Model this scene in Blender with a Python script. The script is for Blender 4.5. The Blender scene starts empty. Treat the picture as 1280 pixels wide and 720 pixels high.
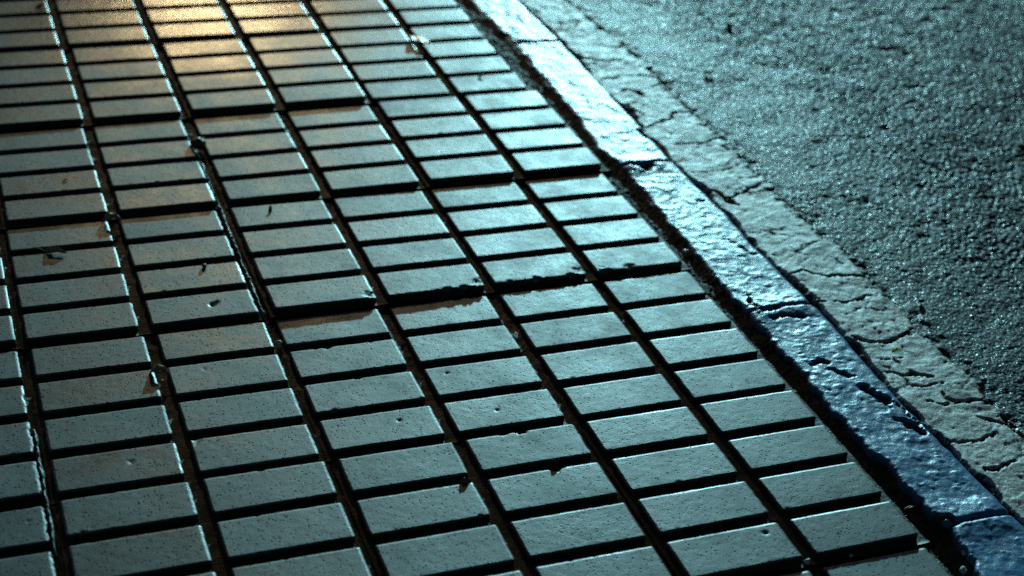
import bpy, math, random
import numpy as np
from mathutils import Vector, Matrix, Euler

random.seed(7)
rng = np.random.default_rng(11)
scene = bpy.context.scene
COL = scene.collection
R = math.radians

# ------------------------------------------------------------------ camera (measured from the paving grid)
S = 2.0                                             # tile pitch: 0.4 m tiles of 0.2 x 0.1 m pads
CAM = np.array([-0.6477777, -1.10003336, 0.71762177]) * S
ROT = (1.02666692, -0.08330346, -0.35131395)
FPX = 1952.184                                      # focal length in pixels of a 1280 px wide frame
MROT = np.array(Euler(ROT, 'XYZ').to_matrix())

def at(px, py, z=0.0):
    """where the ray through a 1280x720 photo pixel meets the height z"""
    d = MROT @ np.array([(px - 640) / FPX, (360 - py) / FPX, -1.0])
    t = (z - CAM[2]) / d[2]
    p = CAM + d * t
    return float(p[0]), float(p[1])

# ------------------------------------------------------------------ noise
def _hash(ix, iy, seed):
    h = (ix.astype(np.int64) * 374761393 + iy.astype(np.int64) * 668265263 + seed * 974634777) & 0xFFFFFFFF
    h = ((h ^ (h >> 13)) * 1274126177) & 0xFFFFFFFF
    h = ((h ^ (h >> 16)) * 2246822519) & 0xFFFFFFFF
    return ((h ^ (h >> 15)) & 0xFFFFFF) / float(0xFFFFFF)

def vnoise(x, y, seed=0):
    x = np.asarray(x, float); y = np.asarray(y, float)
    ix = np.floor(x); iy = np.floor(y); fx = x - ix; fy = y - iy
    fx = fx * fx * (3 - 2 * fx); fy = fy * fy * (3 - 2 * fy)
    a = _hash(ix, iy, seed); b = _hash(ix + 1, iy, seed); c = _hash(ix, iy + 1, seed); d = _hash(ix + 1, iy + 1, seed)
    return (a + (b - a) * fx) * (1 - fy) + (c + (d - c) * fx) * fy - 0.5

def fbm(x, y, seed=0, octaves=4):
    v = 0; amp = 1.0
    for k in range(octaves):
        v = v + amp * vnoise(x * 2 ** k, y * 2 ** k, seed + k * 17)
        amp *= 0.5
    return v

def stones(x, y, size, seed):
    """packed stones: distance to the nearest jittered point, distance margin, per-stone random values"""
    gx = x / size; gy = y / size
    ix = np.floor(gx); iy = np.floor(gy)
    d1 = np.full(gx.shape, 9.0); d2 = np.full(gx.shape, 9.0)
    rid = np.zeros(gx.shape); tx = np.zeros(gx.shape); ty = np.zeros(gx.shape); ox = np.zeros(gx.shape); oy = np.zeros(gx.shape)
    for i in (-1, 0, 1):
        for j in (-1, 0, 1):
            cx = ix + i; cy = iy + j
            px = cx + 0.1 + 0.8 * _hash(cx, cy, seed); py = cy + 0.1 + 0.8 * _hash(cx, cy, seed + 1)
            d = np.hypot(gx - px, gy - py)
            near = d < d1
            d2 = np.where(near, d1, np.minimum(d2, d))
            rid = np.where(near, _hash(cx, cy, seed + 2), rid)
            tx = np.where(near, _hash(cx, cy, seed + 3) - 0.5, tx); ty = np.where(near, _hash(cx, cy, seed + 4) - 0.5, ty)
            ox = np.where(near, gx - px, ox); oy = np.where(near, gy - py, oy)
            d1 = np.minimum(d1, d)
    return d1, d2 - d1, rid, tx * ox + ty * oy

def seg_dist(x, y, pts):
    """distance from points to a polyline"""
    best = np.full(np.shape(x), 9.0)
    for (ax, ay), (bx, by) in zip(pts[:-1], pts[1:]):
        vx, vy = bx - ax, by - ay
        L = vx * vx + vy * vy + 1e-12
        t = np.clip(((x - ax) * vx + (y - ay) * vy) / L, 0, 1)
        best = np.minimum(best, np.hypot(x - ax - t * vx, y - ay - t * vy))
    return best

# ------------------------------------------------------------------ meshes
def mesh_np(name, V, F, mat, parent=None, smooth=True):
    V = np.asarray(V, np.float32); F = np.asarray(F, np.int32)
    me = bpy.data.meshes.new(name)
    me.vertices.add(len(V)); me.vertices.foreach_set('co', V.ravel())
    n = F.shape[1]
    me.loops.add(F.size); me.loops.foreach_set('vertex_index', F.ravel())
    me.polygons.add(len(F)); me.polygons.foreach_set('loop_start', np.arange(0, F.size, n, dtype=np.int32))
    me.polygons.foreach_set('use_smooth', np.full(len(F), smooth))
    me.update(calc_edges=True); me.validate()
    me.materials.append(mat)
    o = bpy.data.objects.new(name, me); COL.objects.link(o)
    if parent is not None:
        o.parent = parent
    return o

def grid_faces(nx, ny, off=0):
    i, j = np.meshgrid(np.arange(nx - 1), np.arange(ny - 1), indexing='ij')
    a = (i * ny + j).ravel() + off
    return np.stack([a, a + ny, a + ny + 1, a + 1], 1)

def grid_obj(name, X, Y, Z, mat, parent=None, smooth=True):
    nx, ny = X.shape
    return mesh_np(name, np.stack([X.ravel(), Y.ravel(), Z.ravel()], 1), grid_faces(nx, ny), mat, parent, smooth)

def structure(o):
    o['kind'] = 'structure'; return o

def tag(o, label, cat, group=None):
    o['label'] = label; o['category'] = cat
    if group: o['group'] = group
    return o

# ------------------------------------------------------------------ materials
def new_mat(name):
    m = bpy.data.materials.new(name); m.use_nodes = True
    nt = m.node_tree
    return m, nt, nt.nodes['Principled BSDF']

def N(nt, kind, **kw):
    n = nt.nodes.new(kind)
    for k, v in kw.items():
        if k in n.inputs: n.inputs[k].default_value = v
        else: setattr(n, k, v)
    return n

def pos(nt):
    return N(nt, 'ShaderNodeNewGeometry').outputs['Position']

def noise(nt, scale, detail=3.0, rough=0.55):
    n = N(nt, 'ShaderNodeTexNoise'); n.inputs['Scale'].default_value = scale
    n.inputs['Detail'].default_value = detail; n.inputs['Roughness'].default_value = rough
    nt.links.new(pos(nt), n.inputs['Vector']); return n.outputs['Fac']

def ramp(nt, src, stops):
    r = N(nt, 'ShaderNodeValToRGB'); e = r.color_ramp.elements
    while len(e) < len(stops): e.new(0.5)
    for k, (p, c) in enumerate(stops):
        e[k].position = p; e[k].color = (*c, 1) if isinstance(c, tuple) else (c, c, c, 1)
    nt.links.new(src, r.inputs['Fac']); return r.outputs['Color']

def mapr(nt, src, a, b, c, d):
    m = N(nt, 'ShaderNodeMapRange'); nt.links.new(src, m.inputs['Value'])
    for k, v in zip(('From Min', 'From Max', 'To Min', 'To Max'), (a, b, c, d)): m.inputs[k].default_value = v
    return m.outputs['Result']

def bump(nt, src, strength, dist, prev=None):
    b = N(nt, 'ShaderNodeBump'); b.inputs['Strength'].default_value = strength; b.inputs['Distance'].default_value = dist
    nt.links.new(src, b.inputs['Height'])
    if prev is not None: nt.links.new(prev, b.inputs['Normal'])
    return b.outputs['Normal']

def math_node(nt, op, a, b):
    m = N(nt, 'ShaderNodeMath', operation=op)
    for k, v in enumerate((a, b)):
        if isinstance(v, (int, float)): m.inputs[k].default_value = v
        else: nt.links.new(v, m.inputs[k])
    return m.outputs[0]

def mix_rgb(nt, fac, a, b):
    m = N(nt, 'ShaderNodeMix', data_type='RGBA')
    for sock, v in ((m.inputs[0], fac), (m.inputs[6], a), (m.inputs[7], b)):
        if isinstance(v, (int, float)): sock.default_value = v
        elif isinstance(v, tuple): sock.default_value = (*v, 1)
        else: nt.links.new(v, sock)
    return m.outputs[2]

def pad_material():
    m, nt, b = new_mat('damp_concrete')
    base0 = ramp(nt, noise(nt, 9, 5), [(0.3, (0.060, 0.080, 0.085)), (0.7, (0.115, 0.135, 0.135))])
    stain = mapr(nt, noise(nt, 14, 6, 0.7), 0.50, 0.66, 0.0, 0.7)
    base = mix_rgb(nt, stain, base0, (0.045, 0.052, 0.050))
    grain = ramp(nt, noise(nt, 420, 2), [(0.35, 0.55), (0.65, 1.25)])
    mul = N(nt, 'ShaderNodeMix', data_type='RGBA', blend_type='MULTIPLY'); mul.inputs[0].default_value = 1
    nt.links.new(base, mul.inputs[6]); nt.links.new(grain, mul.inputs[7])
    oi = N(nt, 'ShaderNodeObjectInfo')
    tint = mapr(nt, oi.outputs['Random'], 0, 1, 0.72, 1.22)
    hsv = N(nt, 'ShaderNodeHueSaturation'); nt.links.new(mul.outputs[2], hsv.inputs['Color']); nt.links.new(tint, hsv.inputs['Value'])
    base_out = hsv.outputs[0]
    wet = noise(nt, 11, 5, 0.65)
    r0 = mapr(nt, wet, 0.3, 0.7, 0.39, 0.59)
    r1 = math_node(nt, 'ADD', r0, mapr(nt, oi.outputs['Random'], 0, 1, -0.045, 0.045))
    # a puddle film still wet over one stretch of the paving
    vd = N(nt, 'ShaderNodeVectorMath', operation='DISTANCE'); nt.links.new(pos(nt), vd.inputs[0]); vd.inputs[1].default_value = (-0.62, 1.50, 0)
    film = mapr(nt, math_node(nt, 'ADD', vd.outputs['Value'], math_node(nt, 'MULTIPLY', noise(nt, 7, 3), 0.25)), 0.30, 0.80, 0.40, 1.0)
    nt.links.new(math_node(nt, 'MULTIPLY', r1, film), b.inputs['Roughness'])
    # pits
    vor = N(nt, 'ShaderNodeTexVoronoi'); vor.inputs['Scale'].default_value = 150
    nt.links.new(pos(nt), vor.inputs['Vector'])
    vd_ = math_node(nt, 'ADD', vor.outputs['Distance'], math_node(nt, 'MULTIPLY', noise(nt, 260, 2), 0.35))
    pit = mapr(nt, vd_, 0.34, 0.48, 0.0, 1.0)
    sel = mapr(nt, noise(nt, 60, 3), 0.35, 0.50, 1.0, 0.0)
    pit = math_node(nt, 'MAXIMUM', pit, sel)
    nt.links.new(mix_rgb(nt, pit, (0.012, 0.014, 0.014), base_out), b.inputs['Base Color'])
    n1 = bump(nt, noise(nt, 400, 3, 0.7), 0.28, 0.0010)
    n2 = bump(nt, pit, 0.16, 0.0008, n1)
    n3 = bump(nt, noise(nt, 40, 3), 0.10, 0.0014, n2)
    nt.links.new(mapr(nt, pit, 0.0, 1.0, 0.02, 0.5), b.inputs['Specular IOR Level'])
    nt.links.new(n3, b.inputs['Normal'])
    b.inputs['IOR'].default_value = 1.5
    return m

def simple_rough(name, c0, c1, scale, r0, r1, bump_scale, bump_strength, bump_dist, extra=None):
    m, nt, b = new_mat(name)
    nt.links.new(ramp(nt, noise(nt, scale, 5, 0.6), [(0.3, c0), (0.7, c1)]), b.inputs['Base Color'])
    nt.links.new(mapr(nt, noise(nt, scale * 1.7, 3), 0.3, 0.7, r0, r1), b.inputs['Roughness'])
    n1 = bump(nt, noise(nt, bump_scale, 4, 0.65), bump_strength, bump_dist)
    if extra: n1 = bump(nt, noise(nt, extra[0], 3, 0.6), extra[1], extra[2], n1)
    nt.links.new(n1, b.inputs['Normal'])
    return m

M_PAD = pad_material()
M_SLAB = simple_rough('grimy_groove', (0.022, 0.017, 0.012), (0.062, 0.046, 0.031), 30, 0.55, 0.85, 180, 0.8, 0.004)
M_SIDE = simple_rough('grimy_shaded_side', (0.010, 0.009, 0.008), (0.028, 0.024, 0.020), 40, 0.75, 0.95, 200, 0.6, 0.003)  # grime colour darkened further to paint in the shade of the joints
M_SOIL = simple_rough('joint_soil', (0.007, 0.006, 0.005), (0.026, 0.021, 0.016), 60, 0.6, 0.9, 240, 0.9, 0.004)
M_MORTAR = simple_rough('mortar', (0.10, 0.10, 0.095), (0.2, 0.2, 0.19), 50, 0.4, 0.6, 260, 0.7, 0.002)

def kerb_material():
    m, nt, b = new_mat('worn_blue_paint')
    blue = ramp(nt, noise(nt, 26, 6, 0.65), [(0.25, (0.008, 0.105, 0.23)), (0.55, (0.013, 0.175, 0.38)), (0.8, (0.040, 0.28, 0.50))])
    wear = mapr(nt, noise(nt, 34, 6, 0.7), 0.62, 0.72, 0.0, 0.7)
    b.inputs['Specular IOR Level'].default_value = 0.42
    col = mix_rgb(nt, wear, blue, (0.24, 0.30, 0.31))
    at_ = N(nt, 'ShaderNodeAttribute', attribute_name='bare')
    bare = mapr(nt, math_node(nt, 'ADD', at_.outputs['Fac'], math_node(nt, 'MULTIPLY', noise(nt, 180, 4), 0.5)), 0.55, 0.75, 0.0, 1.0)
    nt.links.new(mix_rgb(nt, bare, col, (0.055, 0.045, 0.038)), b.inputs['Base Color'])
    nt.links.new(mapr(nt, noise(nt, 40, 4), 0.3, 0.7, 0.31, 0.44), b.inputs['Roughness'])
    n1 = bump(nt, noise(nt, 300, 4, 0.7), 0.42, 0.0014)
    n2 = bump(nt, noise(nt, 70, 3, 0.6), 0.35, 0.003, n1)
    nt.links.new(n2, b.inputs['Normal'])
    return m
M_KERB = kerb_material()
def gutter_material():
    m, nt, b = new_mat('cracked_mortar')
    base = ramp(nt, noise(nt, 26, 5, 0.65), [(0.3, (0.27, 0.235, 0.215)), (0.7, (0.50, 0.44, 0.40))])
    at_ = N(nt, 'ShaderNodeAttribute', attribute_name='grit')
    g = math_node(nt, 'ADD', at_.outputs['Fac'], math_node(nt, 'MULTIPLY', math_node(nt, 'SUBTRACT', noise(nt, 150, 4, 0.7), 0.5), 1.3))
    g = mapr(nt, g, 0.42, 0.60, 0.0, 1.0)
    nt.links.new(mix_rgb(nt, g, base, (0.030, 0.028, 0.026)), b.inputs['Base Color'])
    nt.links.new(mapr(nt, noise(nt, 44, 3), 0.3, 0.7, 0.46, 0.62), b.inputs['Roughness'])
    nt.links.new(mapr(nt, g, 0, 1, 0.5, 0.15), b.inputs['Specular IOR Level'])
    n1 = bump(nt, noise(nt, 280, 4, 0.7), 0.7, 0.0016)
    n1 = bump(nt, noise(nt, 95, 4, 0.65), 0.35, 0.0030, n1)
    nt.links.new(n1, b.inputs['Normal'])
    return m
M_GUTTER = gutter_material()

def road_material():
    m, nt, b = new_mat('wet_asphalt')
    nt.links.new(ramp(nt, noise(nt, 130, 3, 0.6), [(0.3, (0.008, 0.018, 0.025)), (0.7, (0.028, 0.050, 0.062))]), b.inputs['Base Color'])
    rr = mapr(nt, noise(nt, 120, 2), 0.3, 0.7, 0.46, 0.64)
    glint = mapr(nt, noise(nt, 230, 1), 0.60, 0.66, 0.0, -0.30)
    nt.links.new(math_node(nt, 'ADD', rr, glint), b.inputs['Roughness'])
    nt.links.new(mapr(nt, glint, 0.0, -0.30, 0.095, 0.5), b.inputs['Specular IOR Level'])
    n1 = bump(nt, noise(nt, 520, 2, 0.6), 0.4, 0.0012)
    vor = N(nt, 'ShaderNodeTexVoronoi'); vor.inputs['Scale'].default_value = 190; nt.links.new(pos(nt), vor.inputs['Vector'])
    n2 = bump(nt, vor.outputs['Distance'], 0.45, 0.0030, n1)
    nt.links.new(n2, b.inputs['Normal'])
    return m
M_ROAD = road_material()

def leaf_material(name, c0, c1, rough=0.4, trans=0.0):
    m, nt, b = new_mat(name)
    nt.links.new(ramp(nt, noise(nt, 160, 4), [(0.3, c0), (0.7, c1)]), b.inputs['Base Color'])
    b.inputs['Roughness'].default_value = rough
    nt.links.new(bump(nt, noise(nt, 300, 3), 0.4, 0.001), b.inputs['Normal'])
    if trans:
        t = N(nt, 'ShaderNodeBsdfTranslucent'); t.inputs['Color'].default_value = (*c1, 1)
        mx = N(nt, 'ShaderNodeMixShader'); mx.inputs[0].default_value = trans
        nt.links.new(b.outputs[0], mx.inputs[1]); nt.links.new(t.outputs[0], mx.inputs[2])
        nt.links.new(mx.outputs[0], nt.nodes['Material Output'].inputs['Surface'])
    return m
M_LEAF_PALE = leaf_material('pale_dry_leaf', (0.48, 0.44, 0.34), (0.74, 0.70, 0.60), 0.35, 0.65)
M_LEAF_TAN = leaf_material('tan_dry_leaf', (0.16, 0.13, 0.09), (0.34, 0.29, 0.21), 0.3, 0.2)
M_LEAF_WET = leaf_material('wet_pale_leaf', (0.5, 0.47, 0.38), (0.72, 0.68, 0.56), 0.22)
M_LEAF_BROWN = leaf_material('brown_dry_leaf', (0.07, 0.05, 0.03), (0.17, 0.12, 0.075), 0.45, 0.15)
M_LEAF_YELLOW = leaf_material('yellow_petal', (0.62, 0.44, 0.02), (0.80, 0.62, 0.04), 0.4, 0.4)
M_STONE_DARK = leaf_material('dark_pebble', (0.02, 0.02, 0.02), (0.05, 0.05, 0.048), 0.5)
M_STONE_PALE = leaf_material('pale_pebble', (0.45, 0.46, 0.44), (0.7, 0.7, 0.66), 0.4)

# ------------------------------------------------------------------ paving tiles
PW, PH, G = 0.2, 0.1, 0.02                            # pad pitch across and along, groove width
PAD_H = 0.0155

def pad_mesh(name, w, h, parent, loc, seed, rag, chips):
    """raised pad: rounded rim, slightly dished and worn top, ragged edges (rag: left, right, near, far) and chips (x, y, radius, depth)"""
    def axis(L, lo):
        n = int(L / 0.0032)
        a = np.array([0, 0, 0.0007, 0.0022, 0.0050]); b = np.array([0, 0, 0.0008, 0.0022, 0.0045]) * lo
        mid = np.concatenate([[0.0045 * lo + 0.0006], np.linspace(0.0050, L - 0.0090, n), [L - 0.0058]])
        return np.concatenate([b, mid, L - a[::-1]]) - L / 2
    u = axis(w, 0.6); v = axis(h, 0.4)
    X, Y = np.meshgrid(u, v, indexing='ij'); Z = np.zeros_like(X)
    nx, ny = X.shape
    I, J = np.meshgrid(np.arange(nx), np.arange(ny), indexing='ij')
    ring = np.minimum(np.minimum(I, nx - 1 - I), np.minimum(J, ny - 1 - J))
    Z = np.where(ring == 0, -PAD_H, np.where(ring == 1, -0.0022, np.where(ring == 2, -0.0015, np.where(ring == 3, -0.0008, 0.0))))
    # ragged edges
    gx = X + loc[0]; gy = Y + loc[1]
    for side, amp in zip('lrnf', rag):
        if side in 'lr':
            e = (X + w / 2) if side == 'l' else (w / 2 - X)
            j = fbm(gy * 90, gy * 0 + seed, seed, 4) * amp + fbm(gy * 18, gy * 0, seed + 5, 2) * 0.0012
            fall = np.clip(1 - e / 0.012, 0, 1)
            X = X + (np.abs(j) if side == 'l' else -np.abs(j)) * fall
        else:
            e = (Y + h / 2) if side == 'n' else (h / 2 - Y)
            j = fbm(gx * 90, gx * 0 + seed, seed + 9, 4) * amp + fbm(gx * 14, gx * 0, seed + 6, 2) * 0.0010
            fall = np.clip(1 - e / 0.012, 0, 1)
            Y = Y + (np.abs(j) if side == 'n' else -np.abs(j)) * fall
        Z = Z - np.where(ring > 0, np.clip(fbm(gx * 120, gy * 120, seed + 3, 3) + 0.05, 0, 1) * amp * 0.9 * np.clip(1 - e / 0.006, 0, 1), 0)
    # rounded corners
    rc = 0.004 + 0.002 * random.random()
    dx = np.abs(X) - (w / 2 - rc); dy = np.abs(Y) - (h / 2 - rc)
    corner = (dx > 0) & (dy > 0)
    d = np.maximum(dx, dy); l = np.hypot(dx, dy) + 1e-9
    X = np.where(corner, np.sign(X) * (w / 2 - rc + dx / l * d), X)
    Y = np.where(corner, np.sign(Y) * (h / 2 - rc + dy / l * d), Y)
    # gentle unevenness and fine grain
    top = np.where(ring > 0, 1.0, 0.0)
    Z = Z + top * (fbm(gx * 9, gy * 9, 3, 3) * 0.0007 + fbm(gx * 140, gy * 140, 5, 2) * 0.00022)
    for (cx, cy, cr, cd) in chips:
        dd = np.hypot(X - cx, Y - cy) / (cr * (1 + 0.8 * fbm(gx * 160, gy * 160, seed + 31, 3)))
        Z = np.where(ring > 0, Z - cd * np.clip(1.25 - dd, 0, 1) ** 0.6 * (1 + 0.5 * fbm(gx * 300, gy * 300, seed, 2)) * (dd < 1.25), Z)
    Z = np.maximum(Z, -PAD_H)
    o = grid_obj(name, X, Y, Z, M_PAD, parent)
    o.data.materials.append(M_SIDE)                       # grime plus painted-in joint shade on the upright sides
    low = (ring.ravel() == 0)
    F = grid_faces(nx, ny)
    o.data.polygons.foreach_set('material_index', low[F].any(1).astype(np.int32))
    o.location = (*loc, 0)
    return o

# lips (mm): how far each tile's near edge stands above the next tile's far edge, at the left and right end of that edge
LIP = {  # (pair, group) -> (left, right)
    (0, -4): (1, 1), (1, -4): (6, 3), (2, -4): (1, 4), (3, -4): (3, 3),
    (0, -3): (0, 0), (1, -3): (7, 9), (2, -3): (6, 7), (3, -3): (4, 4),
    (0, -2): (8, 7), (1, -2): (1, 9), (2, -2): (5, 9), (3, -2): (5, 5),
    (0, -1): (9, 5), (1, -1): (9, 12), (2, -1): (3, 8), (3, -1): (6, 6),
    (0, 0): (0, 0), (1, 0): (0, 0), (2, 0): (1, 0), (3, 0): (6, 5),
    (0, 1): (6, 8), (1, 1): (3, 2), (2, 1): (6, 4), (3, 1): (4, 4),
    (0, 2): (3, 3), (1, 2): (3, 3), (2, 2): (3, 3), (3, 2): (3, 3)}
SHIFT = {  # (pair, group) -> measured offset of the tile from the ideal grid, mm
    (0, -4): (2, 6), (0, -3): (0, 4), (1, -3): (6, 3), (2, -3): (4, -2), (0, -2): (5.5, 3), (1, -2): (4, 1), (2, -2): (-1, -4),
    (0, -1): (-1.5, -1), (1, -1): (1, -2), (2, -1): (-5, -1), (0, 0): (-0.6, -3.5), (1, 0): (-2.6, 1), (2, 0): (-1, -1.5),
    (0, 1): (1, 0), (1, 1): (1, 0), (2, 1): (1, 2)}
# chips: (column, row) -> list of (x, y, radius, depth) in the pad's own frame
CHIPS = {
    (2, 4): [(0.002, 0.043, 0.0075, 0.010), (-0.028, 0.0415, 0.006, 0.004)],
    (2, 5): [(0.022, 0.040, 0.008, 0.012)],
    (2, -1): [(0.084, -0.030, 0.012, 0.003), (0.02, -0.042, 0.006, 0.006), (0.05, -0.041, 0.006, 0.006)],
    (1, -1): [(0.083, -0.028, 0.012, 0.003), (-0.01, -0.041, 0.007, 0.006), (0.055, -0.041, 0.006, 0.006), (-0.06, -0.041, 0.006, 0.005)],
    (0, -1): [(-0.07, -0.04, 0.010, 0.004), (-0.02, -0.038, 0.010, 0.003)],
    (3, -1): [(0.083, -0.030, 0.012, 0.003)],
    (3, 1): [(-0.025, 0.041, 0.006, 0.005), (-0.045, 0.042, 0.004, 0.004), (0.05, 0.043, 0.005, 0.003)],
    (3, 2): [(0.0, 0.042, 0.006, 0.004)],
    (4, -1): [(0.018, 0.0, 0.0050, 0.004), (0.027, 0.006, 0.0035, 0.003)],
    (4, 4): [(-0.005, 0.042, 0.005, 0.003)],
    (4, 3): [(-0.08, 0.034, 0.008, 0.002)],
    (2, 2): [(-0.056, 0.018, 0.003, 0.003)],
    (4, -6): [(-0.005, -0.042, 0.005, 0.005), (0.0, 0.042, 0.004, 0.004)],
    (5, 3): [(0.02, 0.005, 0.005, 0.0015)],
    (1, 7): [(0.06, 0.02, 0.0035, 0.003)],
    (2, 3): [(-0.012, 0.0, 0.003, 0.003)],
    (3, 3): [(0.03, 0.01, 0.003, 0.003)],
    (2, -12): [(0.0, 0.0, 0.001, 0.0)],
}
TILE_LABEL = {
    (0, -4): "wet paving tile beside the blue kerb at the far top end of the photo",
    (0, -3): "wet paving tile along the kerb where the pale curled leaf lies in its joint",
    (0, -2): "smooth grey kerbside paving tile, just beyond the one with the crumbled near edge",
    (0, -1): "wet grey paving tile along the kerb, raised and crumbled along its near edge",
    (0, 0): "speckled paving tile along the kerb, just nearer than the one with the crumbled edge",
    (0, 1): "speckled paving tile along the kerb, its near edge standing high over a brown shadow",
    (0, 2): "sunken paving tile in the near corner where the tiles meet the blue kerb",
    (1, -4): "paving tile at the far edge, brightest with the yellow lamp glow",
    (1, -3): "paving tile with faint yellow glow, second from the far edge in the second course",
    (1, -2): "grey paving tile, second course from kerb, just beyond the one with chipped near corners",
    (1, -1): "paving tile in the second course whose raised near edge casts the longest brown shadow",
    (1, 0): "paving tile in the second course with a brown shadow over its far pads",
    (1, 1): "paving tile in the second course with two notched pads and a small curled brown leaf",
    (1, 2): "paving tile cut by the bottom of the photo, second course from the kerb",
    (2, -4): "dim paving tile at the far edge, left of the yellow lamp glow",
    (2, -3): "dim blue grey paving tile, third course from kerb, left of the faint yellow glow",
    (2, -2): "grey paving tile in third course, beside the dark clump of debris in the joint",
    (2, -1): "grey paving tile in third course with a dark gouge and a small pebble",
    (2, 0): "dark grey paving tile in third course with pale leaf scrap in its right hand joint",
    (2, 1): "dark paving tile in third course with a small pimple on its upper left pad",
    (2, 2): "dark paving tile cut by the bottom of the photo, third course from the kerb",
    (3, -3): "dim paving tile cut by the left side, near the top left corner",
    (3, -2): "dim paving tile cut by the left side, just below the top left corner",
    (3, -1): "dark sliver of paving tile at the left side, level with the gouged pad",
    (3, 0): "dark paving tile cut by the left side, third from the bottom left corner",
    (3, 1): "darkest paving tile with a ragged bright lit edge, at the bottom left corner",
}
TILE_GROUP = 'paving tiles of the pavement'

def lip(p, g):
    a, b = LIP.get((p, g), (3, 3))
    k = {-4: 1.5, -3: 1.6, -2: 1.45, -1: 1.2}.get(g, 1.1)
    return a * k, b * k

for (p, g), label in TILE_LABEL.items():
    cx = -(2 * p + 1) * PW; cy = -(4 * g + 2) * PH
    sx, sy = SHIFT.get((p, g), (0, 0))
    near = [0.5 * a for a in lip(p, g)]; far = [-0.5 * a for a in lip(p, g - 1)]
    zc = (sum(near) + sum(far)) / 4 / 1000
    pitch = ((sum(far) - sum(near)) / 2) / 1000 / 0.4                  # dz / dy
    roll = ((near[1] + far[1] - near[0] - far[0]) / 2) / 1000 / 0.4     # dz / dx
    slabV = []
    bx, by = PW - 0.0012, 2 * PH - 0.0012
    gx = np.linspace(-bx, bx, 60); gy = np.linspace(-by, by, 60)
    X, Y = np.meshgrid(gx, gy, indexing='ij')
    Z = -0.0125 + fbm((X + cx) * 40, (Y + cy) * 40, 21, 4) * 0.0022
    nx, ny = X.shape
    V = np.stack([X.ravel(), Y.ravel(), Z.ravel()], 1)
    F = grid_faces(nx, ny)
    bi = np.concatenate([np.arange(ny), np.arange(1, nx) * ny + ny - 1, (nx - 1) * ny + np.arange(ny - 2, -1, -1), np.arange(nx - 2, -1, -1) * ny])
    Vb = V[bi].copy(); Vb[:, 2] = -0.055
    k = len(bi) - 1
    side = np.stack([bi[:-1], bi[1:], len(V) + np.arange(1, len(bi)), len(V) + np.arange(len(bi) - 1)], 1)[:, ::-1]
    tile = bpy.data.objects.new('paving_tile', None); COL.objects.link(tile)
    tile.empty_display_size = 0.1
    mesh_np('tile_body', np.concatenate([V, Vb]), np.concatenate([F, side]), M_SLAB, tile)
    slab = tile
    slab.location = (cx + sx / 1000, cy + sy / 1000, zc)
    slab.rotation_euler = (math.atan(pitch), -math.atan(roll), 0)
    tag(slab, label, 'paving tile', TILE_GROUP)
    for ci in (0, 1):
        for ri in range(4):
            c = 2 * p + ci; r = 4 * g + ri
            x = (0.5 if ci == 0 else -0.5) * PW; y = (1.5 - ri) * PH
            w, h = PW - G, PH - G
            if c == 0:
                w -= 0.006; x -= 0.003                                  # worn by the kerb
                if r <= -9: w -= 0.010; x -= 0.005
            rag = [0.0008, 0.0008, 0.0008, 0.0007]
            if c == 0: rag[1] = 0.0022
            if r == -1 and c <= 2: rag[2] = 0.0030
            if c == 4 and -8 <= r <= -1: rag[1] = 0.0024
            if c == 6 and r >= 1: rag[1] = 0.0042
            if c == 5 and -4 <= r <= 4: rag[1] = 0.0015
            if c == 3 and 1 <= r <= 3: rag[1] = 0.0012
            if c == 4 and 0 <= r <= 3: rag[1] = 0.0014
            if c == 2 and 0 <= r <= 4: rag[1] = 0.0022
            if c == 1 and 4 <= r <= 8: rag[1] = 0.0020
            ch = list(CHIPS.get((c, r), []))
            for q in range(random.choice((0, 0, 0, 1))):
                ch.append((random.uniform(-.08, .08), random.uniform(-.033, .033), random.uniform(.001, .002), random.uniform(.0008, .0016)))
            for q in range(random.choice((0, 0, 1, 2))):
                ch.append((random.uniform(-.085, .085), random.choice((-.040, .041)), random.uniform(.0015, .0035), random.uniform(.0012, .003)))
            pad_mesh('raised_pad', w, h, slab, (x, y), 100 + c * 41 + (r + 30) * 7, rag, ch)

# the rest of the pavement, outside the photograph: bedding sheet and plain pads
def box_quads(x0, x1, y0, y1, z0, z1, off):
    V = [(x0, y0, z0), (x1, y0, z0), (x1, y1, z0), (x0, y1, z0), (x0, y0, z1), (x1, y0, z1), (x1, y1, z1), (x0, y1, z1)]
    F = [(4, 5, 6, 7), (0, 1, 5, 4), (1, 2, 6, 5), (2, 3, 7, 6), (3, 0, 4, 7)]
    return V, [[a + off for a in f] for f in F]
V = []; F = []
for c in range(0, 24):
    for r in range(-70, 40):
        if (c // 2, math.floor(r / 4)) in TILE_LABEL: continue
        b = 0.002
        q, f = box_quads(-(c + 1) * PW + G / 2, -c * PW - G / 2, -(r + 1) * PH + G / 2, -r * PH - G / 2, -0.0155, -b, len(V)); V += q; F += f
structure(mesh_np('pavement', V, F, M_PAD, smooth=False))
V = [(-60, -40, -0.060), (0.01, -40, -0.060), (0.01, 60, -0.060), (-60, 60, -0.060)]
structure(mesh_np('bedding_ground', V, [(0, 1, 2, 3)], M_SOIL, smooth=False))
V = []; F = []
for c in range(0, 24, 2):
    for g in range(-18, 10):
        if (c // 2, g) in TILE_LABEL: continue
        q, f = box_quads(-(c + 2) * PW + .001, -c * PW - .001, -(g + 1) * 4 * PH + .001, -g * 4 * PH - .001, -0.05, -0.0125, len(V)); V += q; F += f
structure(mesh_np('pavement_base', V, F, M_SLAB, smooth=False))

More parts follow.
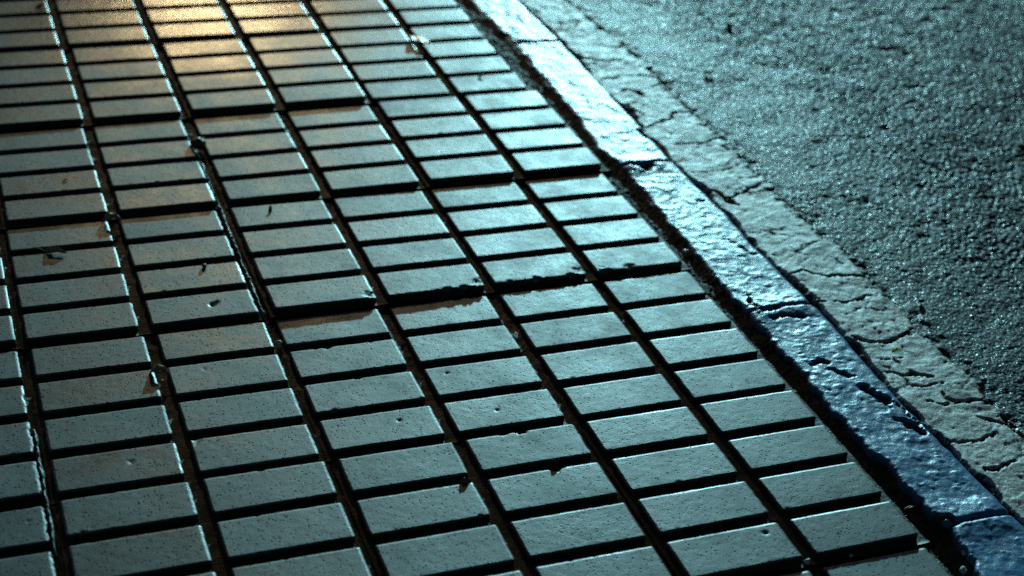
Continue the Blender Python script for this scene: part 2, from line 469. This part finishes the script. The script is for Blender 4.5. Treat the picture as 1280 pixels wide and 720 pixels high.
# ------------------------------------------------------------------ kerb stones
KZ = -0.003
GZ = -0.020
def edge_line(pts, z):
    q = sorted([at(x, y, z) for x, y in pts], key=lambda a: a[1])
    return [(-40, q[0][0])] + [(y, x) for x, y in q] + [(60, q[-1][0])]
KL = edge_line([(590, 0), (612, 22), (640, 47), (672, 87), (707, 125), (727, 150), (750, 184), (780, 207), (802, 235), (825, 262), (842, 282), (865, 305), (890, 337),
                (912, 360), (936, 389), (960, 415), (1010, 469), (1040, 508), (1085, 557), (1100, 567), (1135, 605), (1162, 635), (1190, 655), (1206, 680), (1225, 715)], KZ)
KR = edge_line([(648, 0), (697, 47), (747, 100), (800, 155), (835, 195), (865, 225), (912, 270), (937, 300), (997, 360), (1042, 405), (1080, 450), (1120, 495), (1165, 540), (1265, 640)], KZ)
def interp(T, y):
    return np.interp(y, [a for a, b in T], [b for a, b in T])
KERB_CUTS = [(1.0705, 1.75, "far end kerb stone, washed nearly white by the lamp glare"),
             (0.4125, 1.0665, "pale blue kerb stone between the thin far joint and the deep broken joint"),
             (-0.167, 0.4085, "worn blue kerb stone between the broken joint and the bright bulge"),
             (-0.774, -0.170, "blue kerb stone with a long dark gouge along its middle"),
             (-1.45, -0.778, "nearest blue kerb stone, only its rounded broken end in view at the bottom corner")]
PITS = []  # (polyline, width, depth)
def pxl(*pts, z=KZ): return [at(x, y, z) for x, y in pts]
PITS += [(pxl((792, 206), (812, 208)), .010, .014), (pxl((806, 212), (812, 205)), .008, .012), (pxl((873, 251), (876, 251)), .005, .006),
         (pxl((970, 398), (985, 393), (1003, 395)), .006, .007), (pxl((1016, 454), (1034, 452)), .006, .005), (pxl((1040, 462), (1062, 470)), .006, .006),
         (pxl((1076, 482), (1098, 497), (1108, 502)), .009, .011), (pxl((1124, 524), (1150, 537)), .008, .010), (pxl((1098, 492), (1120, 505), (1152, 533)), .003, .004),
         (pxl((800, 163), (812, 172), (830, 178)), .008, .010), (pxl((640, 51), (690, 51)), .004, .004),
         (pxl((938, 376), (955, 390), (970, 386)), .005, .004), (pxl((1148, 640), (1190, 650)), .006, .006), (pxl((910, 300), (945, 318)), .003, .003)]
for (y0, y1, label) in KERB_CUTS:
    n = int((y1 - y0) / 0.0021)
    inn = np.linspace(0.0022, y1 - y0 - 0.0022, n)
    v = np.concatenate([[0, 0, 0.0006], inn, [y1 - y0 - 0.0006, y1 - y0, y1 - y0]]) + y0
    u = np.concatenate([[0, 0, 0.006], np.linspace(0.03, 0.97, 40), [0.992, 1, 1]])
    U, Y = np.meshgrid(u, v, indexing='ij'); nx, ny = U.shape
    xl = interp(KL, Y) - 0.004; xr = interp(KR, Y)
    xl = xl + fbm(Y * 42, Y * 0 + 3, 71, 6) * 0.008
    xr = xr + fbm(Y * 30, Y * 0 + 8, 72, 5) * 0.004
    e0 = Y - y0; e1 = y1 - Y
    rnd = np.minimum(e0, e1)
    X = xl + (xr - xl) * U
    side = np.minimum((X - xl), (xr - X))
    # rounded corners at the joints
    pull = np.clip(1 - rnd / 0.012, 0, 1) ** 2 * 0.005
    X = X + np.where(U < .5, pull, -pull * .5) * np.abs(1 - 2 * U)
    I, J = np.meshgrid(np.arange(nx), np.arange(ny), indexing='ij')
    ring = np.minimum(np.minimum(I, nx - 1 - I), np.minimum(J, ny - 1 - J))
    rl = X - xl; rr = xr - X
    Z = KZ + np.zeros_like(X)
    Z -= 0.005 * np.clip(1 - rr / 0.009, 0, 1) ** 2 + 0.003 * np.clip(1 - rl / 0.006, 0, 1) ** 2 + 0.005 * np.clip(1 - rnd / 0.008, 0, 1) ** 2
    rough = np.clip(rr / 0.022, 0.5, 1)
    Z += rough * (fbm(X * 26, Y * 20, 81, 4) * 0.0022 + fbm(X * 100 + Y * 36, Y * 100 - X * 36, 82, 3) * 0.0009)
    bare = np.clip(0.32 - np.minimum(rl, rnd) / 0.02, 0, 1) * 1.2
    for pts, wd, dp in PITS:
        d = seg_dist(X + fbm(X * 60, Y * 60, 86, 4) * 0.010, Y + fbm(X * 60, Y * 60, 87, 4) * 0.010, pts) + fbm(X * 150, Y * 150, 83, 3) * 0.006
        bare = np.maximum(bare, np.clip(1.15 - d / wd, 0, 1) * 1.6)
        Z -= dp * np.clip(1.3 - d / wd, 0, 1)
    # raised lumps where stones meet
    for yj in (0.41, -0.17, -0.775):
        Z += 0.005 * np.clip(1 - np.abs(Y - yj) / 0.05, 0, 1) * np.clip(rl / 0.02, 0, 1) * np.clip(rr / 0.03, 0, 1)
    # small loose flakes of paint
    fl = fbm(X * 55, Y * 55, 85, 3)
    Z += np.where(fl > 0.25, 0.0008, 0) * rough
    Z = np.where(ring == 0, -0.09, Z)
    ko = grid_obj('kerb_stone', X, Y, Z, M_KERB)
    ko.data.attributes.new('bare', 'FLOAT', 'POINT').data.foreach_set('value', bare.ravel().astype(np.float32))
    tag(ko, label, 'kerb stone', 'blue painted kerb stones')
V = []; F = []
for k in range(1, 28):
    for y0 in (1.76 + (k - 1) * .61, -1.46 - k * .61):
        q, f = box_quads(.022, .150, y0, y0 + .60, -.09, KZ, len(V)); V += q; F += f
structure(mesh_np('kerb', V, F, M_KERB, smooth=False))

# ------------------------------------------------------------------ soil in the joint along the kerb
v = np.arange(-1.0, 1.75, 0.003); u = np.linspace(-0.016, 0.075, 30)
X, Y = np.meshgrid(u, v, indexing='ij')
Z = -0.0160 + fbm(X * 45, Y * 28, 91, 4) * 0.005 + fbm(X * 190, Y * 190, 92, 3) * 0.004
d1, mg, rid, til = stones(X, Y, 0.009, 93)
Z += np.where(rid > 0.72, np.clip(0.45 - d1, 0, 1) * 0.004, 0)
far = np.clip((Y - 0.75) / 0.3, 0, 1)
Z += far * 0.009 * (0.5 + vnoise(X * 50, Y * 24, 95))
Z -= np.clip(0.1 - Y, 0, 1) * 0.010 * np.clip((X + .004) / .01, 0, 1)
kl = interp(KL, Y) - 0.004 - X
Z += np.clip(1 - kl / 0.012, 0, 1) * 0.009
Z = np.minimum(Z, -0.0062)
so = grid_obj('joint_soil', X, Y, Z, M_SOIL); so['kind'] = 'stuff'
tag(so, 'dark crumbly soil filling the joint between the tiles and the blue kerb', 'soil')

# soil and grit lying in the grooves between the tile courses
def groove_dirt(x0, x1, y0, y1, seed, z):
    v = np.arange(y0, y1, 0.003); u = np.linspace(x0, x1, 9)
    X, Y = np.meshgrid(u, v, indexing='ij')
    Z = z + fbm(X * 90, Y * 45, seed, 4) * 0.0045 + fbm(X * 260, Y * 260, seed + 1, 2) * 0.0016
    return X, Y, Z
V = []; F = []
for c, z in ((1, -.0128), (2, -.0118), (3, -.0122), (4, -.0122), (5, -.0118), (6, -.0125)):
    X, Y, Z = groove_dirt(-c * PW - .012, -c * PW + .012, -1.0, 1.7, 300 + c, z - .0022)
    F.append(grid_faces(*X.shape, off=sum(len(q) for q in V))); V.append(np.stack([X.ravel(), Y.ravel(), Z.ravel()], 1))
gd = mesh_np('groove_dirt', np.concatenate(V), np.concatenate(F), M_SLAB); gd['kind'] = 'stuff'
tag(gd, 'brown dirt and grit lying in the long grooves between the pads', 'dirt')

# mortar ridge squeezed out along one long groove
def ridge(x, y0, y1, half, z, seed, label):
    v = np.arange(y0, y1, 0.0025); u = np.linspace(-1, 1, 9)
    U, Y = np.meshgrid(u, v, indexing='ij')
    w = half * (1 + 0.9 * fbm(Y * 30, Y * 0, seed, 3))
    X = x + U * w + fbm(Y * 22, Y * 0 + 4, seed + 1, 3) * 0.003
    Z = z + (1 - U * U) * 0.006 + fbm(X * 200, Y * 110, seed + 2, 3) * 0.006 - np.clip(0.3 - np.minimum(Y - y0, y1 - Y) / 0.02, 0, 1) * 0.02
    Z = np.where(np.abs(U) > .99, -0.016, Z)
    return tag(grid_obj('mortar_ridge', X, Y, Z, M_MORTAR), label, 'mortar')
xa, ya = at(270, 200); xb, yb = at(322, 392)
ridge(-0.8072, yb, ya, 0.0035, -0.0085, 410, 'thin wet mortar ridge in the groove beside the gouged tile')
xa, ya = at(33, 535); xb, yb = at(60, 690)
ridge(-1.2065, yb, ya, 0.0036, -0.0075, 420, 'crumbly lit mortar edge in the groove at the bottom left corner')

# ------------------------------------------------------------------ gutter strip
def warp(x, y):
    return x + fbm(x * 28, y * 28, 201, 3) * 0.010, y + fbm(x * 28, y * 28, 202, 3) * 0.010
GR = edge_line([(715, 7), (740, 25), (780, 55), (820, 95), (857, 132), (900, 172), (960, 232), (997, 265), (1022, 290), (1082, 342), (1147, 410), (1215, 472), (1235, 500), (1280, 545)], GZ)
u = np.concatenate([np.linspace(.095, .37, 100)])
v = np.concatenate([-2 - np.geomspace(30, .2, 10), np.linspace(-2, -0.90, 50)[:-1], np.arange(-0.90, 1.75, 0.0030), np.linspace(1.76, 3, 50), 3 + np.geomspace(.2, 40, 10)])
X, Y = np.meshgrid(u, v, indexing='ij')
Z = GZ + fbm(X * 12, Y * 12, 211, 3) * 0.003 + fbm(X * 60, Y * 60, 212, 4) * 0.0013 + fbm(X * 220, Y * 220, 213, 2) * 0.0006
# horizontal scars of the trowelled surface
Z += fbm((X + .36 * Y) * 26, (Y - .36 * X) * 90, 214, 3) * 0.0005
CR = [
    ([(660, 12), (672, 14)], 5, 8), ([(672, 27), (690, 29), (700, 29), (720, 26), (738, 24)], 2.4, 7), ([(684, 31), (692, 37), (708, 39), (721, 31), (727, 25)], 2.0, 5),
    ([(725, 72), (745, 75), (762, 76), (782, 74)], 3.2, 8), ([(752, 100), (775, 95), (800, 94), (817, 96)], 2.6, 8), ([(777, 113), (790, 113), (802, 119)], 6, 9),
    ([(785, 133), (795, 138), (804, 142)], 3.0, 8), ([(816, 108), (826, 106), (835, 110)], 1.8, 5), ([(806, 160), (822, 153), (836, 148), (842, 142), (862, 141), (872, 145)], 2.4, 7),
    ([(846, 182), (866, 178), (880, 178), (892, 174), (900, 172)], 2.6, 8), ([(903, 247), (925, 241), (940, 235), (957, 228)], 2.8, 9), ([(890, 236), (905, 246), (920, 255)], 4, 9),
    ([(955, 325), (970, 338), (985, 342), (1005, 340), (1027, 342), (1055, 346), (1082, 345)], 3.4, 14), ([(1002, 366), (1030, 377), (1052, 377), (1072, 374), (1090, 370)], 2.2, 9),
    ([(1068, 420), (1085, 427), (1105, 426), (1122, 421), (1135, 417), (1147, 409)], 3.2, 12), ([(1110, 466), (1130, 468), (1150, 468), (1162, 470)], 3.2, 10),
    ([(1183, 492), (1188, 500), (1210, 502), (1236, 499)], 3.0, 10), ([(1160, 503), (1180, 506), (1200, 503)], 1.5, 5), ([(1170, 540), (1185, 552), (1225, 550), (1245, 540)], 2.6, 9),
    ([(1235, 590), (1255, 580), (1275, 577)], 2.5, 9), ([(1220, 520), (1250, 528), (1275, 540)], 2.4, 9), ([(1055, 395), (1075, 388), (1110, 388)], 1.3, 4),
    ([(925, 290), (955, 288), (990, 296)], 1.2, 4), ([(1000, 310), (1030, 300), (1058, 305)], 1.2, 4), ([(865, 215), (900, 212), (935, 205)], 1.2, 4), ([(740, 55), (770, 60), (778, 54)], 1.8, 6),
    ([(1080, 440), (1105, 452), (1130, 448)], 1.4, 4), ([(1090, 475), (1120, 480)], 1.4, 4), ([(1130, 470), (1145, 485), (1180, 480)], 1.6, 5)]
grit = np.zeros_like(X)
for pts, wpx, dmm in CR:
    P = [at(x, y, GZ) for x, y in pts]
    wd = wpx * 0.00085 * (0.55 + 1.1 * (vnoise(X * 60, Y * 60, 223) + .5))
    d = seg_dist(X + fbm(X * 55, Y * 55, 221, 5) * 0.013, Y + fbm(X * 55, Y * 55, 222, 5) * 0.013, P)
    Z -= 0.75 * dmm / 1000 * np.clip(1.5 - d / wd, 0, 1)
    grit = np.maximum(grit, 0.62 * np.clip(2.4 - d / wd, 0, 1))
# finer crazing between the main cracks
wx = X + fbm(X * 40, Y * 40, 224, 4) * 0.016; wy = Y + fbm(X * 40, Y * 40, 225, 4) * 0.016
d1, mg, rid, til = stones(wx * 0.8 + wy * .25, wy * 1.3 - wx * .3, 0.075, 226)
Z += til * 0.003
Z -= 0.0022 * np.clip(1 - mg / 0.05, 0, 1) * np.clip(vnoise(X * 18, Y * 18, 227) * 4 + .4, 0, 1)
d1, mg, rid, til = stones(X, Y, 0.0105, 228)
Z += np.where(rid > 0.55, np.clip(0.5 - d1, 0, 1) * 0.0020, 0) * np.clip(vnoise(X * 16, Y * 16, 229) * 3 + .3, 0, 1)
Z += fbm(X * 170, Y * 170, 230, 2) * 0.0006
# dark crumbling seam along the kerb
seam = X - (interp(KR, Y) + 0.012 + np.clip(0.4 - Y, 0, 1) * 0.008 + fbm(Y * 16, Y * 0, 231, 4) * 0.018)
near_k = np.clip(1 - seam / 0.012, 0, 1)
crumb = fbm(X * 90, Y * 90, 232, 3)
Z -= near_k * (0.013 + 0.016 * crumb)
# thin edge against the asphalt
edge = np.abs(X - (interp(GR, Y) + fbm(Y * 25, Y * 0, 233, 3) * 0.012))
brk = np.clip(vnoise(Y * 22, Y * 0, 234) * 3, 0, 1)
Z -= 0.008 * brk * np.clip(1 - edge / 0.005, 0, 1)
outside = X - (interp(GR, Y) + fbm(Y * 25, Y * 0, 233, 3) * 0.012) + fbm(X * 90, Y * 90, 235, 4) * 0.028 + fbm(X * 11, Y * 11, 236, 3) * 0.022
Z -= np.clip(outside / 0.014, 0, 1) * 0.012
grit = np.maximum(grit, 0.75 * np.clip(1.25 - seam / 0.016, 0, 1))
grit = np.maximum(grit, 0.62 * np.clip(1 + outside / 0.030, 0, 1))
gu = structure(grid_obj('gutter', X, Y, Z, M_GUTTER))
gu.data.attributes.new('grit', 'FLOAT', 'POINT').data.foreach_set('value', grit.ravel().astype(np.float32))

# ------------------------------------------------------------------ road
fx = np.concatenate([np.linspace(.285, 1.62, 400), 1.62 + np.arange(1, 230) * 0.0045, 2.66 + np.geomspace(.01, 7, 30)])
fy = np.concatenate([-1.35 - np.geomspace(60, .01, 26), np.linspace(-1.35, -0.855, 110), np.linspace(-0.85, 1.75, 720), 1.75 + np.arange(1, 240) * 0.005, 2.955 + np.geomspace(.01, 120, 28)])
X, Y = np.meshgrid(fx, fy, indexing='ij')
infine = np.clip((2.64 - X) / 0.35, 0, 1) * np.clip((Y + 1.33) / 0.2, 0, 1) * np.clip((2.94 - Y) / 0.5, 0, 1)
xj = X + infine * (rng.random(X.shape) - .5) * 0.0012; yj = Y + infine * (rng.random(X.shape) - .5) * 0.0012
dist = X - interp(GR, Y)
dust = np.clip(dist / 0.42 + fbm(X * 5, Y * 5, 241, 3) * 0.5, 0.0, 1)
amp = (0.18 + 0.46 * dust) * infine
Z = np.full_like(X, GZ - 0.001)
d1, mg, rid, til = stones(X, Y, 0.0098, 251)
proud = np.clip(1 - (d1 / 0.62) ** 2, 0, 1)
Z += amp * (proud * (0.0015 + 0.0045 * rid) + til * 0.007 - 0.0025)
d1, mg, rid, til = stones(X + .3, Y + .7, 0.0070, 261)
Z += amp * (np.clip(1 - (d1 / 0.6) ** 2, 0, 1) * (0.0005 + 0.0022 * rid) + til * 0.003)
Z += infine * (fbm(X * 2.2, Y * 2.2, 271, 3) * 0.004 + fbm(X * 14, Y * 14, 272, 3) * 0.003)
Z -= np.clip(vnoise(X * 26, Y * 26, 273) - .28, 0, 1) * 0.020 * infine * dust
Z = np.where(dist < 0.0, np.minimum(Z, GZ - 0.004 + fbm(X * 60, Y * 60, 274, 4) * 0.004), Z)
Z += infine * np.clip(1 - np.abs(dist) / 0.05, 0, 1) * fbm(X * 45, Y * 45, 275, 4) * 0.007
structure(grid_obj('road', xj, yj, Z, M_ROAD))
V = [(-300, -300, -0.10), (300, -300, -0.10), (300, 300, -0.10), (-300, 300, -0.10)]
structure(mesh_np('ground', V, [(0, 1, 2, 3)], M_SOIL, smooth=False))

# ------------------------------------------------------------------ small loose things
def leaf(label, px, py, length, width, heading, mat, curl=0.5, lift=0.004, roll=0.0, z=0.001, stem=0.0, cat='leaf', name='fallen_leaf', fold=0.4, group='fallen leaves'):
    """curled leaf blade: pointed oval, folded along its midrib and arched along its length, with real thickness"""
    n, m = 13, 7
    top = []
    for i in range(n):
        t = i / (n - 1); w = width / 2 * (math.sin(math.pi * t ** 0.8) ** 0.8 if 0 < t < 1 else 0.02)
        for j in range(m):
            s = -1 + 2 * j / (m - 1)
            x = (t - .5) * length; y = s * w * (1 + .12 * math.sin(9 * t + s))
            zz = curl * length * (0.25 - (t - .5) ** 2) + fold * abs(s) ** 1.5 * w + 0.05 * width * math.sin(14 * t + 3 * s)
            top.append((x, y, zz))
    T = np.array(top); B = T.copy(); B[:, 2] -= 0.0006
    F = grid_faces(n, m); Fb = F[:, ::-1] + len(T)
    b = list(range(m)) + [i * m + m - 1 for i in range(1, n)] + [(n - 1) * m + j for j in range(m - 2, -1, -1)] + [i * m for i in range(n - 2, 0, -1)]
    side = [[b[k], b[(k + 1) % len(b)], b[(k + 1) % len(b)] + len(T), b[k] + len(T)] for k in range(len(b))]
    V = np.concatenate([T, B]); V[:, 2] -= V[:, 2].min()
    if stem:
        o = bpy.data.objects.new(name, None); COL.objects.link(o); o.empty_display_size = 0.02
        mesh_np('leaf_blade', V, np.concatenate([F, Fb, np.array(side)]), mat, o)
    else:
        o = mesh_np(name, V, np.concatenate([F, Fb, np.array(side)]), mat)
    x, y = at(px, py, z + lift)
    o.location = (x, y, z); o.rotation_euler = (roll, -math.atan2(lift, length), R(heading))
    tag(o, label, cat, group)
    if stem:
        k = 8; SV = []; SF = []
        for i in range(k + 1):
            t = i / k; r = 0.0009 * (1 - .4 * t)
            for a in range(6):
                SV.append((-length / 2 - stem * t, r * math.cos(a * math.pi / 3) + stem * .25 * t * t, 0.0016 + r * math.sin(a * math.pi / 3) + stem * .35 * t * (1 - .5 * t)))
        for i in range(k):
            for a in range(6):
                SF.append((i * 6 + a, i * 6 + (a + 1) % 6, (i + 1) * 6 + (a + 1) % 6, (i + 1) * 6 + a))
        mesh_np('stem', SV, SF, mat, o)
    return o

def pebble(label, px, py, sx, sy, sz, mat, z=0.0, heading=0, cat='pebble', name='pebble', seed=0, group='loose pebbles and grit'):
    n, m = 14, 9
    V = []; F = []
    for j in range(m + 1):
        ph = math.pi * j / m
        for i in range(n):
            th = 2 * math.pi * i / n
            a, b, c = math.sin(ph) * math.cos(th), math.sin(ph) * math.sin(th), math.cos(ph)
            k = 1 + 0.42 * float(fbm(np.array(a * 1.9 + 7 + seed), np.array(b * 1.9 + c * 1.3), 500 + seed, 3))
            V.append((a * sx / 2 * k, b * sy / 2 * k, c * sz / 2 * k))
    for j in range(m):
        for i in range(n):
            F.append((j * n + i, (j + 1) * n + i, (j + 1) * n + (i + 1) % n, j * n + (i + 1) % n))
    V = np.array(V); V[:, 2] -= V[:, 2].min()
    o = mesh_np(name, V, F, mat)
    x, y = at(px, py, z + sz / 2)
    o.location = (x, y, z - 0.0008); o.rotation_euler = (0, 0, R(heading))
    return tag(o, label, cat, group)

leaf('pale curled dry leaf glaring white, lying across the joint near the top', 524, 50, .066, .030, -58, M_LEAF_WET, curl=.08, lift=.002, z=.006, stem=.010, fold=.10, roll=-.06)
leaf('tiny dark leaf scrap on a kerb side tile near the top', 602, 93, .014, .011, 20, M_LEAF_BROWN, curl=.7, lift=.006, z=.0)
pebble('dark clump of debris stuck in the groove crossing near the yellow glow', 247, 180, .030, .034, .024, M_STONE_DARK, z=-.010, heading=15, cat='debris', name='debris_clump', seed=3, group='debris in the joints')
leaf('pale leaf scrap on top of the dark debris clump in the groove', 249, 173, .026, .009, 0, M_LEAF_PALE, curl=.2, lift=.004, z=.012)
leaf('curled brown leaf with pale rim in the left groove crossing', 140, 274, .036, .026, -8, M_LEAF_TAN, curl=.55, lift=.005, z=-.004, fold=.5, roll=.1)
leaf('thin curled leaf with a pale tip and long stem on a left hand pad', 70, 313, .042, .014, -32, M_LEAF_TAN, curl=.10, lift=.004, z=-.0015, stem=.036, fold=.9, roll=.35)
leaf('small upright twig like leaf standing at a pad edge left of centre', 338, 256, .022, .007, 70, M_LEAF_BROWN, curl=.3, lift=.011, z=.0)
leaf('small pale folded leaf in a dark groove, lower left', 199, 464, .034, .022, -30, M_LEAF_TAN, curl=.5, lift=.006, z=-.003, fold=.6, roll=.0)
leaf('small round curled brown leaf at a pad corner, bottom centre', 582, 601, .019, .017, 5, M_LEAF_BROWN, curl=.5, lift=.004, z=-.003, fold=.35, roll=.7)
leaf('dark twisted leaf in the groove at the top left corner', 52, 3, .034, .018, 30, M_LEAF_BROWN, curl=.8, lift=.016, z=-.004, stem=.02)
pebble('small dark pebble resting on a pad of the gouged tile', 255, 332, .009, .008, .007, M_STONE_DARK, seed=5)
pebble('dark angular grain at a pad edge beside the notched pad', 694, 575, .013, .009, .008, M_STONE_DARK, seed=6)
pebble('dark crumb sitting in the notch of the notched pad', 700, 592, .007, .006, .007, M_STONE_DARK, z=-.006, seed=7)
pebble('dark crumb on a pad left of centre, nearest a pair of specks', 366, 344, .005, .004, .004, M_STONE_DARK, seed=8)
leaf('tiny dark leaf scrap on a pad in the upper left', 82, 225, .014, .005, 30, M_LEAF_BROWN, curl=.4, lift=.002)
leaf('tiny yellow petal on the cracked gutter', 1121, 435, .016, .009, 0, M_LEAF_YELLOW, curl=.3, lift=.006, z=GZ + .003, cat='petal', name='yellow_petal', group=None)
pebble('rounded dark stone on the road near the top', 913, 31, .022, .022, .011, M_STONE_DARK, z=GZ, seed=11)
leaf('small leaf with a white glint and dark shadow on the road', 887, 89, .030, .018, -10, M_LEAF_WET, curl=.3, lift=.006, z=GZ + .001)
leaf('flat brown leaf at the gutter and asphalt edge', 1004, 250, .026, .011, -38, M_LEAF_BROWN, curl=.3, lift=.004, z=GZ + .002)
leaf('small pale tan leaf on the road, upper right', 1147, 69, .022, .015, 15, M_LEAF_PALE, curl=.6, lift=.006, z=GZ + .002)
pebble('dark stone on the asphalt at the end of a curved dark mark', 1152, 376, .014, .010, .007, M_STONE_DARK, z=GZ, seed=13)
leaf('thin pale sliver of leaf lying on the dark soil beside the kerb', 1138, 633, .020, .004, -4, M_LEAF_PALE, curl=.3, lift=.003, z=-.013)
pebble('white chip in the soil against the nearest kerb stone', 1206, 690, .010, .009, .010, M_STONE_PALE, z=-.016, seed=15)
pebble('white chip in the soil at the very bottom edge', 1204, 713, .010, .012, .011, M_STONE_PALE, z=-.016, seed=16)
pebble('white speck of grit in the groove before the sunken corner tile', 1064, 694, .006, .005, .005, M_STONE_PALE, z=-.010, seed=17)
pebble('pale crumb at the groove crossing near the bottom right', 1009, 702, .010, .008, .009, M_STONE_PALE, z=-.011, seed=18)
pebble('pale pebble on the edge of the kerb just before the bulge', 936, 368, .010, .008, .007, M_STONE_PALE, z=KZ, seed=19)
pebble('pale bead like stone in the soil beside a kerb side tile', 857, 314, .014, .010, .009, M_STONE_PALE, z=-.013, seed=20)
pebble('pale lump of grit in the groove under the brown shadow', 349, 428, .009, .012, .009, M_STONE_PALE, z=-.010, seed=21)
pebble('white chip at the soil edge of the gouged kerb stone, upper one', 1035, 499, .006, .006, .006, M_STONE_PALE, z=-.013, seed=22)
pebble('white chip at the soil edge of the gouged kerb stone, lower one', 1061, 526, .007, .006, .006, M_STONE_PALE, z=-.013, seed=23)

# ------------------------------------------------------------------ light
COLD_AZ, COLD_EL = 26.5, 11.5        # direction of the cold light, degrees right of the pavement's axis
w = bpy.data.worlds.new('World'); scene.world = w; w.use_nodes = True
nt = w.node_tree; bg = nt.nodes['Background']
sky = nt.nodes.new('ShaderNodeTexSky'); sky.sky_type = 'NISHITA'; sky.sun_disc = False
sky.sun_elevation = R(COLD_EL); sky.sun_rotation = R(COLD_AZ)
nt.links.new(sky.outputs[0], bg.inputs['Color']); bg.inputs['Strength'].default_value = 0.017

def aim(o, az, el):
    """turn a lamp so that it shines from azimuth az and elevation el"""
    d = Vector((math.sin(R(az)) * math.cos(R(el)), math.cos(R(az)) * math.cos(R(el)), math.sin(R(el))))
    o.rotation_euler = d.to_track_quat('Z', 'Y').to_euler()
    return d
sun = bpy.data.lights.new('cold_floodlight', 'SUN'); sun.energy = 3.7; sun.angle = R(1.2); sun.color = (0.38, 0.85, 0.93)
so_ = bpy.data.objects.new('cold_floodlight', sun); COL.objects.link(so_); aim(so_, COLD_AZ, COLD_EL)

lamp = bpy.data.lights.new('street_lamp_light', 'SPOT'); lamp.energy = 700; lamp.color = (1.0, 0.76, 0.40); lamp.shadow_soft_size = 0.25
lamp.spot_size = R(10.5); lamp.spot_blend = 1.0
lo = bpy.data.objects.new('street_lamp_light', lamp); COL.objects.link(lo)
target = Vector((-0.42, 1.15, 0)); d = aim(lo, 9.2, 24.0); lo.location = target + d * 11.0

# ------------------------------------------------------------------ camera
cam = bpy.data.cameras.new('camera'); co = bpy.data.objects.new('camera', cam); COL.objects.link(co)
cam.sensor_fit = 'HORIZONTAL'; cam.sensor_width = 36; cam.lens = FPX / 1280 * 36
co.location = CAM; co.rotation_euler = ROT; cam.clip_start = 0.02; cam.clip_end = 1000
cam.dof.use_dof = True; cam.dof.aperture_fstop = 3.0
fx_, fy_ = at(640, 520)
cam.dof.focus_distance = float(-((np.array([fx_, fy_, 0]) - CAM) @ MROT)[2])
scene.camera = co

vs = scene.view_settings
scene.display_settings.display_device = 'sRGB'
vs.view_transform = 'Standard'; vs.look = 'None'; vs.gamma = 1; vs.use_curve_mapping = False; vs.exposure = 0.0
scene.cycles.use_denoising = False
scene.cycles.sample_clamp_direct = 9.0
scene.cycles.sample_clamp_indirect = 2.0
